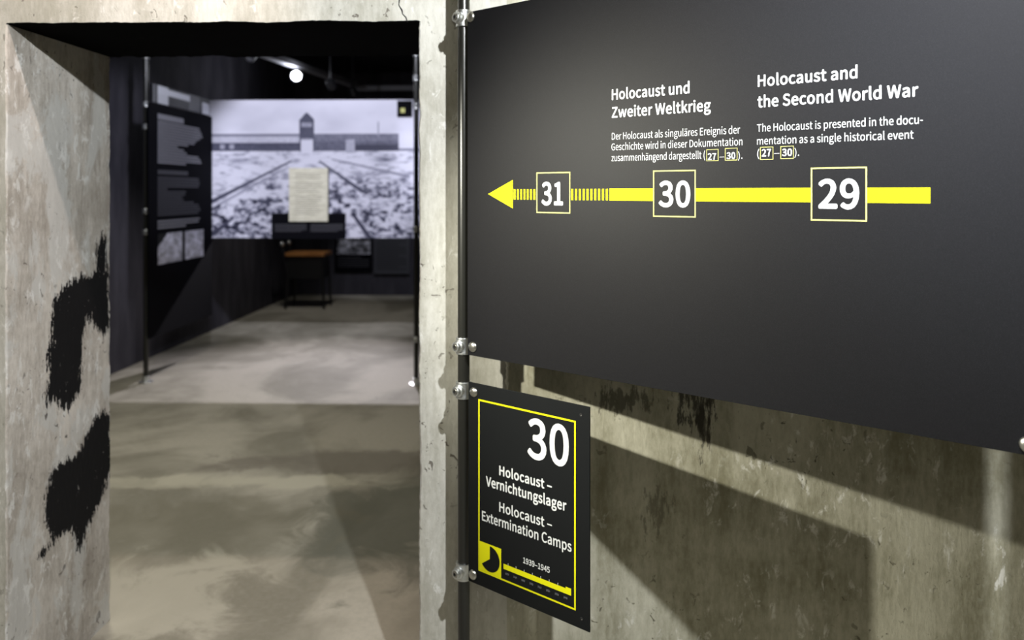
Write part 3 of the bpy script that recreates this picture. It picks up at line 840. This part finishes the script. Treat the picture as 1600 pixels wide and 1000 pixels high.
# -------- scaffold poles
def pole_thing(name, loc, top, r, clamps, label, boss_dir, cr=None, group=None, foot=True, detail=True):
    root = empty(name, (loc.x, loc.y, 0), label, 'pole', group)
    bpy.context.view_layer.update()
    bm = bmesh.new()
    tube(bm, (loc.x, loc.y, 0.002), (loc.x, loc.y, top), r, 32)
    from_bm('tube', bm, M['pole'], root, smooth=True)
    if foot:
        bm = bmesh.new()
        lathe(bm, [(r * 2.8, 0), (r * 2.8, .006), (r * 1.35, .010), (r * 1.3, .05), (r * 1.0, .052)], Matrix.Translation((loc.x, loc.y, .001)), 28)
        from_bm('base_flange', bm, M['zinc'], root)
    for h in clamps:
        bm = bmesh.new()
        ro, hh = r * 1.27, .023
        lathe(bm, [(r * 1.01, -hh), (ro, -hh), (ro * 1.04, -hh + .003), (ro, -hh + .006), (ro, hh - .006), (ro * 1.04, hh - .003), (ro, hh), (r * 1.01, hh)], Matrix.Translation((loc.x, loc.y, h)), 36)
        bd = Vector(boss_dir).normalized()
        q = bd.to_track_quat('Z', 'Y').to_matrix().to_4x4()
        Mb = Matrix.Translation(Vector((loc.x, loc.y, h)) + bd * (ro * .55)) @ q
        lathe(bm, [(.0170, 0), (.0168, .011), (.0135, .0135), (.0132, .0215), (.0118, .0230), (.0088, .0230)], Mb, 28)
        cl = from_bm('tube_clamp', bm, M['zinc'], root, smooth=False)
        for p in cl.data.polygons: p.use_smooth = True
        cl.data.set_sharp_from_angle(angle=.6)
        if detail:
            bm = bmesh.new()
            lathe(bm, [(.0088, .0229), (.0084, .0205), (.0078, .0205), (.0076, .0240), (.0068, .0246), (.0052, .0246), (.0050, .0200), (0, .0200)], Mb, 24)
            ss = from_bm('set_screw', bm, M['steel'], cl)
            bm = bmesh.new()
            lathe(bm, [(.0058, .0242), (.0056, .0225), (0, .0225)], Mb, 6)
            from_bm('hex_socket', bm, M['hole'], cl)
    return root


pz = 2.147
pc = c2w((724.6 - 800) / F * pz, pz)
PH = lambda v: EYE + (HOR - v) / F * pz
boss = c2w(-.66, -.75)
pole_thing('scaffold_pole', pc, CEIL, .0168, [PH(30), PH(539.5), PH(608.5), PH(890.5)], 'black scaffold tube beside the doorway carrying board and sign', boss)
# lugs of the clamps reach to the back of the board: flat eyes behind the bolts are hidden by the board itself

# unseen board added to the right; the gap beside it throws the wall streak
pr = BM @ Vector((s_of(1607.5) + .0, 0, -.026))
S_N = S_R + .021
nb = empty('unseen_board', BM @ Vector((S_N, h_bot, 0)), 'unseen plain black board added beyond the large board to shape the bright wall streak', 'information board')
bpy.context.view_layer.update()
board_mesh('board', S_N, h_bot - .9, S_N + .55, h_top, M['board'], nb)

# ---------------------------------------------------------------- the back room
PLX, PLY = -3.242, 6.386
zl = 6.465


def hz(v, z): return EYE + (HOR - v) / F * z


pole_thing('scaffold_pole', Vector((PLX, PLY, 0)), CEIL, .021, [hz(v, zl) for v in (88, 163, 198, 330, 363)], 'black scaffold tube at left behind the doorway beside tall text panel', (.3, -1, 0), detail=False)
prx = at_z(650.5, 600, 0)
pole_thing('scaffold_pole', Vector((prx.x, prx.y, 0)), CEIL, .021, [hz(v, 6.4) for v in (84, 122, 166, 358, 530)], 'black scaffold tube behind right door jamb in front of mural edge', (-.3, -1, 0), detail=False)
XT = -3.172        # the text panel stands in line with the left pole, running away from the viewer


def xbox(bm, Y0, Y1, Za, Zb, x=XT, t=.012):
    box(bm, (x - t, Y0, Za), (x, Y1, Zb), 0)


def yx(u): return at_x(u, 300, XT).y


def zx(u, v): return at_x(u, v, XT).z


def xquad(bm, a, b, c, d, x=None):
    x = XT + .002 if x is None else x
    bm.faces.new([bm.verts.new(Vector((x, p[0], p[1]))) for p in (a, b, c, d)])


Ya, Yb = yx(233) , 7.56
root = empty('text_panel', (XT, Ya, .3), 'tall black panel with grey text columns and two small photographs, left of the mural', 'information panel')
bpy.context.view_layer.update()
bm = bmesh.new()
zt_, zb_ = zx(240, 161), zx(240, 527)
xbox(bm, Ya, Yb, zb_, zt_)
from_bm('panel', bm, M['far_board'], root)
YT0, YT1 = yx(246), yx(316)
nl = 30
random.seed(11)
for (name, mat, rows) in (('heading', 'grey_text', [(177, 186, .55)]),
                         ('text_block', 'grey_text', [(188 + 4.55 * k, 191 + 4.55 * k, [.92, .95, .98, 1, .93, .85, .80, .65, .42, .55, .62, .9, .95, .97, .6][k]) for k in range(15)]),
                         ('heading', 'dim_text', [(265, 272, .65)]),
                         ('text_block', 'dim_text', [(276 + 4.5 * k, 279 + 4.5 * k, [.9, .92, .93, .9, .2, .6, .58, .52, .55, .78, .9, .93, .95, .9][k]) for k in range(14)]),
                         ('text_block', 'grey_text', [(345, 348, .93), (350, 353, .9), (355, 358, .6)])):
    bm = bmesh.new()
    for (va, vb, w) in rows:
        u_ref = 246
        za, zb = zx(u_ref, va), zx(u_ref, vb)
        xquad(bm, (YT0, za), (YT0 + (YT1 - YT0) * w, za), (YT0 + (YT1 - YT0) * w, zb), (YT0, zb))
    from_bm(name, bm, M[mat], root)


def image_mesh(name, origin, du, dv, nx, ny, rgb, parent, mat=None):
    """a printed picture: grid of nx x ny cells, colour per point in linear RGB"""
    o = np.array(origin); du = np.array(du); dv = np.array(dv)
    gx, gy = np.meshgrid(np.linspace(0, 1, nx), np.linspace(0, 1, ny))
    co = o + gx[..., None] * du + gy[..., None] * dv
    idx = np.arange(nx * ny).reshape(ny, nx)
    fc = np.stack([idx[:-1, :-1], idx[:-1, 1:], idx[1:, 1:], idx[1:, :-1]], -1).reshape(-1, 4)
    me = bpy.data.meshes.new(name)
    me.from_pydata(co.reshape(-1, 3).tolist(), [], fc.tolist())
    a = me.attributes.new('print', 'FLOAT_COLOR', 'POINT')
    c = np.ones((ny * nx, 4), np.float32)
    c[:, :3] = rgb.reshape(-1, 3)
    a.data.foreach_set('color', c.ravel())
    me.materials.append(mat or M['print'])
    return link(name, me, parent)


def srgb(c):
    c = np.asarray(c, float) / 255
    return np.where(c <= .04045, c / 12.92, ((c + .055) / 1.055) ** 2.4)


def fnoise(h, w, sy, sx, seed, octs=3):
    r = np.random.default_rng(seed)
    out = np.zeros((h, w)); amp = 1.0; tot = 0
    for k in range(octs):
        gy, gx = max(2, int(h / sy * 2 ** k) + 2), max(2, int(w / sx * 2 ** k) + 2)
        g = r.random((gy, gx))
        y = np.linspace(0, gy - 1.001, h); x = np.linspace(0, gx - 1.001, w)
        yi, xi = y.astype(int), x.astype(int)
        fy, fx = (y - yi)[:, None], (x - xi)[None]
        fy = fy * fy * (3 - 2 * fy); fx = fx * fx * (3 - 2 * fx)
        v = (g[yi][:, xi] * (1 - fy) + g[yi + 1][:, xi] * fy) * (1 - fx) + (g[yi][:, xi + 1] * (1 - fy) + g[yi + 1][:, xi + 1] * fy) * fx
        out += v * amp; tot += amp; amp *= .6
    return out / tot


def lower_photos():
    nx, ny = 60, 34
    n_ = fnoise(ny, nx, 6, 6, 3, 4)
    val = 165 + 85 * np.clip((n_ - .3) * 2.2, 0, 1)
    x = np.linspace(0, 1, nx)[None] * np.ones((ny, 1)); y = np.linspace(0, 1, ny)[:, None] * np.ones((1, nx))
    val = np.where(x + y * .3 < .12 + .16 * np.abs(.5 - y), 10, val)
    val = np.where((x > .50) & (x < .56), 12, val)
    return srgb(np.stack([val * .93, val * .93, val], -1))


za, zb = zx(246, 366), zx(246, 414)
image_mesh('photograph', (XT + .003, YT0, za), (0, YT1 - YT0 + .02, 0), (0, 0, zb - za), 60, 34, lower_photos(), root)

# the small framed print leaning out over the top of the text panel
root = empty('photo_panel', (XT, yx(237), zx(240, 160)), 'pale grey photographic board just above the tall text panel', 'photo panel')
bpy.context.view_layer.update()
bm = bmesh.new()
z0_, z1_ = zx(240, 159.5), zx(240, 131)
xbox(bm, yx(237), 7.5, z0_, z1_)
from_bm('panel', bm, M['far_board'], root)
nx, ny = 60, 24
x = np.linspace(0, 1, nx)[None] * np.ones((ny, 1)); y = np.linspace(0, 1, ny)[:, None] * np.ones((1, nx))
v = 60 + 30 * fnoise(ny, nx, 8, 8, 9)
v = np.where((x > .07) & (x < .24), 205, v)
v = np.where((x > .07) & (x < .62) & (y > .12) & (y < .45), 215, v)
v = np.where((x > .60) & (x < .80), np.maximum(v, 110), v)
v = np.where((x > .86) & (x < .99) & (y > .3), 230, v)
v = np.where(x < .05, 110, v)
image_mesh('photograph', (XT + .003, yx(237) + .01, z1_), (0, 7.48 - yx(237), 0), (0, 0, z0_ - z1_), nx, ny, srgb(np.stack([v * .95, v * .96, v], -1)), root)

# -------- the mural
YM = 7.60
mu0, mu1, mv0, mv1 = 321.5, 668.0, 155.5, 372.5
A_, B_ = at_y(mu0, mv0, YM), at_y(mu1, mv1, YM)
A_.z, B_.z = at_y(485, mv0, YM).z, at_y(485, mv1, YM).z
root = empty('mural_panel', (A_.x, YM, B_.z), 'wide hanging photo mural of snowy rail tracks leading to a long gatehouse', 'mural')
bpy.context.view_layer.update()
bm = bmesh.new()
box(bm, (A_.x, YM, B_.z), (B_.x, YM + .02, A_.z), .002)
from_bm('panel', bm, M['far_board'], root)


def mural_rgb(nx, ny):
    u = np.linspace(mu0, mu1, nx)[None] * np.ones((ny, 1))
    v = np.linspace(mv0, mv1, ny)[:, None] * np.ones((1, nx))
    px = nx / (mu1 - mu0)
    g = 198 + 26 * fnoise(ny, nx, 50, 90, 1) - 8 * (u - mu0) / 340          # sky
    g = np.where((v > 165) & (v < 205), g - 12 * np.clip(fnoise(ny, nx, 30, 50, 5) * 2 - .9, 0, 1), g)

    def put(mask, val): return np.where(mask, val, g)
    tex = fnoise(ny, nx, 3, 4, 2, 2)
    # ground
    gr = 208 - 75 * np.clip(fnoise(ny, nx, 5, 16, 7, 4) * 3.2 - 1.55, 0, 1)
    g = np.where(v > 234, gr, g)
    # long building, darker lower storey, roof ridge at left, taller wing at right
    g = put((u < 470) & (v > 209) & (v < 213), 120)
    g = put((u < 470) & (v >= 213) & (v < 223), 168 + 30 * tex)
    g = put((u < 470) & (v >= 223) & (v < 236), 62 + 26 * tex)
    for c in (347, 362): g = put((abs(u - c) < 3.5) & (v > 225) & (v < 233), 150)
    g = put((u > 488) & (u < 624) & (v > 209) & (v < 221), 88 + 40 * tex)
    g = put((u > 488) & (u < 624) & (v >= 221) & (v < 236), 72 + 34 * tex)
    g = put((abs(u - 548) < 7) & (v > 218) & (v < 239), 150 + 25 * tex)
    g = put((u > 556) & (u < 624) & (v > 226) & (v < 236), 55)
    g = put((abs(u - 592) < 1) & (v > 190) & (v < 212), 150)
    g = put((u >= 624) & (v > 232) & (v < 236), 120)
    # gate tower with pyramid roof
    g = put((abs(u - 480) < 11.5) & (v > 187) & (v < 237), 66 + 22 * tex)
    g = put((v > 176) & (v < 188) & (abs(u - 480) < 1.5 + (v - 176) * .95), 74)
    g = put((abs(u - 480) < 8) & (v > 191) & (v < 198), 130 + 30 * tex)
    g = put((abs(u - 480) < 9.5) & (v > 218) & (v < 240), 205)
    g = put((abs(u - 480) < 9.5) & (v >= 216) & (v < 219), 150)

    def line(g, p, q, w0, w1, val, soft=1.2):
        p, q = np.array(p, float), np.array(q, float)
        d = q - p; L2 = d @ d
        t = ((u - p[0]) * d[0] + (v - p[1]) * d[1]) / L2
        dist = np.abs((u - p[0]) * d[1] - (v - p[1]) * d[0]) / math.sqrt(L2)
        w = w0 + (w1 - w0) * np.clip(t, 0, 1)
        k = np.clip((w - dist) / soft + .5, 0, 1) * ((t > -.01) & (t < 1.01))
        return g * (1 - k) + val * k
    # rubble between the rails
    rub = np.clip(fnoise(ny, nx, 9, 12, 12, 4) * 5.0 - 2.5, 0, 1) * (.45 + .55 * np.clip((v - 262) / 60, 0, 1))
    m1 = np.clip(np.minimum((v - (262 + (447 - u) * .0)) / 20, 1), 0, 1) * ((u - 480) > -(v - 240) * 1.75) * ((u - 500) < (v - 244) * 3.0)
    g = g - 150 * rub * m1
    dk = np.clip(fnoise(ny, nx, 10, 10, 21, 3) * 6 - 3.3, 0, 1) * (v > 325) * (u < 450)
    g = g - 110 * dk
    g = g - 105 * np.clip(fnoise(ny, nx, 5, 9, 23, 3) * 5 - 2.7, 0, 1) * (v > 285) * (v < 312) * (u > 556)
    g = g - 90 * np.exp(-(((u - 600) / 14) ** 2 + ((v - 249) / 5) ** 2)) - 70 * np.exp(-(((u - 372) / 14) ** 2 + ((v - 251) / 4) ** 2))
    g = line(g, (455, 252), (329, 316), 1.0, 3.0, 62)
    g = line(g, (450, 262), (345, 318), 1.0, 2.2, 150)
    g = line(g, (500, 252), (568, 300), 1.2, 2.8, 70)
    g = line(g, (520, 249), (640, 276), 1.0, 2.0, 130)
    g = line(g, (364, 341), (332, 367), 2.0, 3.4, 66)
    g = line(g, (553, 336), (580, 374), 2.4, 3.6, 60)
    g = g - 110 * np.exp(-(((u - 622) / 4) ** 2 + ((v - 357) / 4) ** 2)) - 120 * np.exp(-(((u - 631) / 6) ** 2 + ((v - 281) / 4) ** 2))
    g = np.clip(g, 20, 240)
    t = g[..., None] * np.array([.955, .955, 1.0]) + (255 - g[..., None]) * np.array([-.01, -.005, .07])
    return srgb(np.clip(t, 0, 255))


NX, NY = 420, 264
image_mesh('photograph', (A_.x + .004, YM - .002, A_.z - .004), (B_.x - A_.x - .008, 0, 0), (0, 0, B_.z - A_.z + .008), NX, NY, mural_rgb(NX, NY), root)
a, b = at_y(425, 333, YM), at_y(540.5, 372, YM)
bm = bmesh.new(); box(bm, (a.x, YM - .016, b.z - .008), (b.x, YM - .004, a.z), .001)
cap = from_bm('caption_plate', bm, M['far_board'], root)
bm = bmesh.new()
for (u0, u1) in ((429, 479), (485, 536)):
    for k in range(5):
        va = 350 + k * 2.6
        p, q = at_y(u0, va, YM - .018), at_y(u1 - (8 if k == 4 else 0), va + 1.5, YM - .018)
        bm.faces.new([bm.verts.new(Vector(c)) for c in ((p.x, p.y, p.z), (q.x, p.y, p.z), (q.x, p.y, q.z), (p.x, p.y, q.z))])
from_bm('caption_text', bm, M['dim_text'], cap)

# number plate in the mural's top right corner
a, b = at_y(620.5, 157.5, YM - .02), at_y(643.5, 182.5, YM - .02)
root = empty('number_plate', (a.x, YM - .02, b.z), 'small dark square plate with yellow mark in the mural top right corner', 'sign')
bpy.context.view_layer.update()
bm = bmesh.new(); box(bm, (a.x, YM - .018, b.z), (b.x, YM - .004, a.z), .001)
from_bm('plate', bm, M['far_board'], root)
bm = bmesh.new()
cx, cz = a.x + (b.x - a.x) * .38, b.z + (a.z - b.z) * .40
box(bm, (cx - .022, YM - .021, cz - .024), (cx + .022, YM - .0185, cz + .024), .001)
from_bm('mark', bm, plain('dull_yellow_print', (.42, .42, .12), .6), root)

# the framed document in front of the mural
a, b = at_y(451.5, 262.5, YM - .06), at_y(512, 346, YM - .06)
root = empty('document_board', (a.x, YM - .06, b.z), 'cream coloured document page mounted over the centre of the mural', 'document')
bpy.context.view_layer.update()
bm = bmesh.new(); box(bm, (a.x, YM - .06, b.z), (b.x, YM - .018, a.z), .0)
from_bm('page', bm, M['paper'], root)
bm = bmesh.new()
random.seed(5)
W, H = b.x - a.x, a.z - b.z
for k in range(19):
    z = a.z - H * (.10 + .042 * k)
    if k in (3, 9): continue
    x0, x1 = a.x + W * .16, a.x + W * random.uniform(.7, .88)
    bm.faces.new([bm.verts.new(Vector(c)) for c in ((x0, YM - .0612, z), (x1, YM - .0612, z), (x1, YM - .0612, z - H * .012), (x0, YM - .0612, z - H * .012))])
from_bm('typed_lines', bm, plain('faded_brown_ink', (.34, .32, .25), .8), root)

# boards low on the end wall
YE = 11.83


def end_board(name, u0, v0, u1, v1, label, cat, photo, seed):
    a, b = at_y(u0, v0, YE), at_y(u1, v1, YE)
    r = empty(name, (a.x, YE, b.z), label, cat)
    bpy.context.view_layer.update()
    bm = bmesh.new(); box(bm, (a.x, YE - .02, b.z), (b.x, YE + .018, a.z), .002)
    from_bm('panel', bm, M['far_board'] if photo else plain('slate_grey_board', (.06, .062, .075), .6), r)
    W, H = b.x - a.x, a.z - b.z
    if photo:
        nx, ny = 50, 30
        n_ = fnoise(ny, nx, 6, 7, seed, 4)
        val = 60 + 170 * np.clip((n_ - .32) * 2.4, 0, 1)
        image_mesh('photograph', (a.x + W * .05, YE - .022, a.z - H * .36), (W * .9, 0, 0), (0, 0, -H * .32), nx, ny, srgb(np.stack([val * .94, val * .94, val], -1)), r)
        z_s = .73
    else:
        z_s = .08
    bm = bmesh.new()
    k = 0
    z = a.z - H * z_s
    while z > b.z + H * .08:
        x1 = a.x + W * (.92 if k % 5 else .7)
        bm.faces.new([bm.verts.new(Vector(c)) for c in ((a.x + W * .07, YE - .0225, z), (x1, YE - .0225, z), (x1, YE - .0225, z - .018), (a.x + W * .07, YE - .0225, z - .018))])
        z -= .034; k += 1
    from_bm('text_block', bm, M['dim_text'], r)
    return r


end_board('photo_panel', 524, 340, 582, 424, 'black board with small pale photograph low on the end wall, right of the stool', 'photo panel', True, 31)
end_board('text_panel', 585, 340, 640, 428, 'slate grey text board low on the end wall near right pole', 'information panel', False, 32)

# bar stool with wooden seat and a raked back
ys_ = 10.6
c0, c1 = at_y(452, 397, ys_), at_y(513, 397, ys_)
zs_ = at_y(480, 393, ys_).z
root = empty('bar_stool', ((c0.x + c1.x) / 2, ys_, 0), 'black stool with orange brown wooden seat standing below the mural', 'stool')
bpy.context.view_layer.update()
bm = bmesh.new(); box(bm, (c0.x, ys_ - .2, zs_ - .055), (c1.x, ys_ + .2, zs_), .012)
from_bm('seat', bm, M['wood'], root)
bm = bmesh.new(); box(bm, (c0.x + .03, ys_ - .17, zs_ - .36), (c1.x - .03, ys_ + .17, zs_ - .056), .006)
from_bm('apron', bm, M['dark_frame'], root)
for dx in (0, 1):
    for dy in (-.16, .16):
        bm = bmesh.new()
        x0 = c0.x + .05 if dx == 0 else c1.x - .05
        xf = c0.x + .01 if dx == 0 else c1.x - .01
        tube(bm, (xf, ys_ + dy * 1.15, 0), (x0, ys_ + dy, zs_ - .05), .016, 12)
        from_bm('leg', bm, M['dark_frame'], root)
for dy in (-.15, .15):
    bm = bmesh.new()
    tp = at_y(446, 380, ys_)
    tube(bm, (c0.x + .03, ys_ + dy, zs_ - .30), (tp.x, ys_ + dy, tp.z), .016, 12)
    bp_ = from_bm('back_post', bm, M['lamp_body'], root)
    bm = bmesh.new()
    bmesh.ops.create_uvsphere(bm, u_segments=14, v_segments=8, radius=.036, matrix=Matrix.Translation((tp.x, ys_ + dy, tp.z)))
    from_bm('knob', bm, M['zinc'], bp_, smooth=True)
bm = bmesh.new()
tube(bm, (tp.x, ys_ - .15, tp.z - .02), (tp.x, ys_ + .15, tp.z - .02), .014, 12)
from_bm('back_rail', bm, M['dark_frame'], root)

# lamp rails under the black ceiling and the lit spotlight
RZ = 3.12
p0, p1 = at_z(400, 80, RZ), at_z(552, 132, RZ)
root = empty('lamp_rail', p0, 'grey lamp rail running away under the black ceiling', 'lamp rail')
bpy.context.view_layer.update()


def bar(bm, a, b, w, h):
    d = (b - a); L = d.length
    ang = math.atan2(d.y, d.x)
    Mx = Matrix.Translation(a) @ Matrix.Rotation(ang, 4, 'Z')
    box(bm, (0, -w / 2, -h / 2), (L, w / 2, h / 2), .004, Mx)


bm = bmesh.new(); bar(bm, p0, p1, .10, .07)
from_bm('rail', bm, M['rail'], root)
for k in (.1, .5, .9):
    p = p0.lerp(p1, k)
    bm = bmesh.new(); tube(bm, (p.x, p.y, RZ + .03), (p.x, p.y, CEIL), .010, 10)
    from_bm('hanger', bm, M['lamp_body'], root)
q0, q1 = at_z(556, 138, RZ), at_z(690, 139, RZ)
q1.y = q0.y; q1.x = q0.x + 2.3
root = empty('lamp_rail', q0, 'grey lamp rail running crosswise above the mural right half', 'lamp rail')
bpy.context.view_layer.update()
bm = bmesh.new(); bar(bm, q0, q1, .08, .07)
from_bm('rail', bm, M['rail'], root)
for k in (.1, .9):
    p = q0.lerp(q1, k)
    bm = bmesh.new(); tube(bm, (p.x, p.y, RZ + .03), (p.x, p.y, CEIL), .010, 10)
    from_bm('hanger', bm, M['lamp_body'], root)


def spotlight(name, lens, aim, r, mat, label, hang, L=.10):
    root = empty(name, lens, label, 'spotlight')
    bpy.context.view_layer.update()
    d = (Vector(aim) - lens).normalized()
    Mx = Matrix.Translation(lens) @ d.to_track_quat('Z', 'Y').to_matrix().to_4x4()
    bm = bmesh.new()
    lathe(bm, [(0, -L), (r * .8, -L), (r * 1.05, -L * .8), (r * 1.15, .012), (r * 1.0, .012), (r * .98, 0)], Mx, 28)
    from_bm('housing', bm, M['lamp_body'], root, smooth=True)
    bm = bmesh.new()
    lathe(bm, [(r * .97, .001), (r * .6, .008), (0, .010)], Mx, 28)
    from_bm('lens', bm, mat, root, smooth=True)
    bm = bmesh.new()
    b = lens - d * L * .5
    tube(bm, b + Vector((0, 0, r)), (b.x, b.y, hang), .012, 10)
    from_bm('stem', bm, M['lamp_body'], root)
    return root


_best = min((abs(((lambda q: (q.x * CY + q.y * SY) / (q.y * CY - q.x * SY))(p0.lerp(p1, k / 200)) * F + 800) - 463), k) for k in range(201))[1]
lp = at_y(463, 118.5, p0.lerp(p1, _best / 200).y)
spotlight('spotlight', lp, (-.9, 2.2, 1.9), .058, M['glow'], 'glowing white spotlight hanging below the long lamp rail', RZ - .04)
light('lamp_glow', 'POINT', lp + Vector((.02, -.16, -.03)), 9, (.9, .93, 1), .05)
lp = at_y(389, 90, 6.9)
spotlight('spotlight', lp, (-3.4, 6.0, 1.4), .045, M['zinc'], 'unlit small spotlight just under lintel left of the glowing one', CEIL)
for (u, v, Y, lb) in ((519, 134, 9.0, 'unlit dark spotlight on a thin stem, just right of the glowing one'), (553, 146, 10.4, 'unlit small spotlight below the meeting point of the two lamp rails')):
    spotlight('spotlight', at_y(u, v, Y), (-2, 12, 1.2), .05, M['rail'], lb, CEIL)
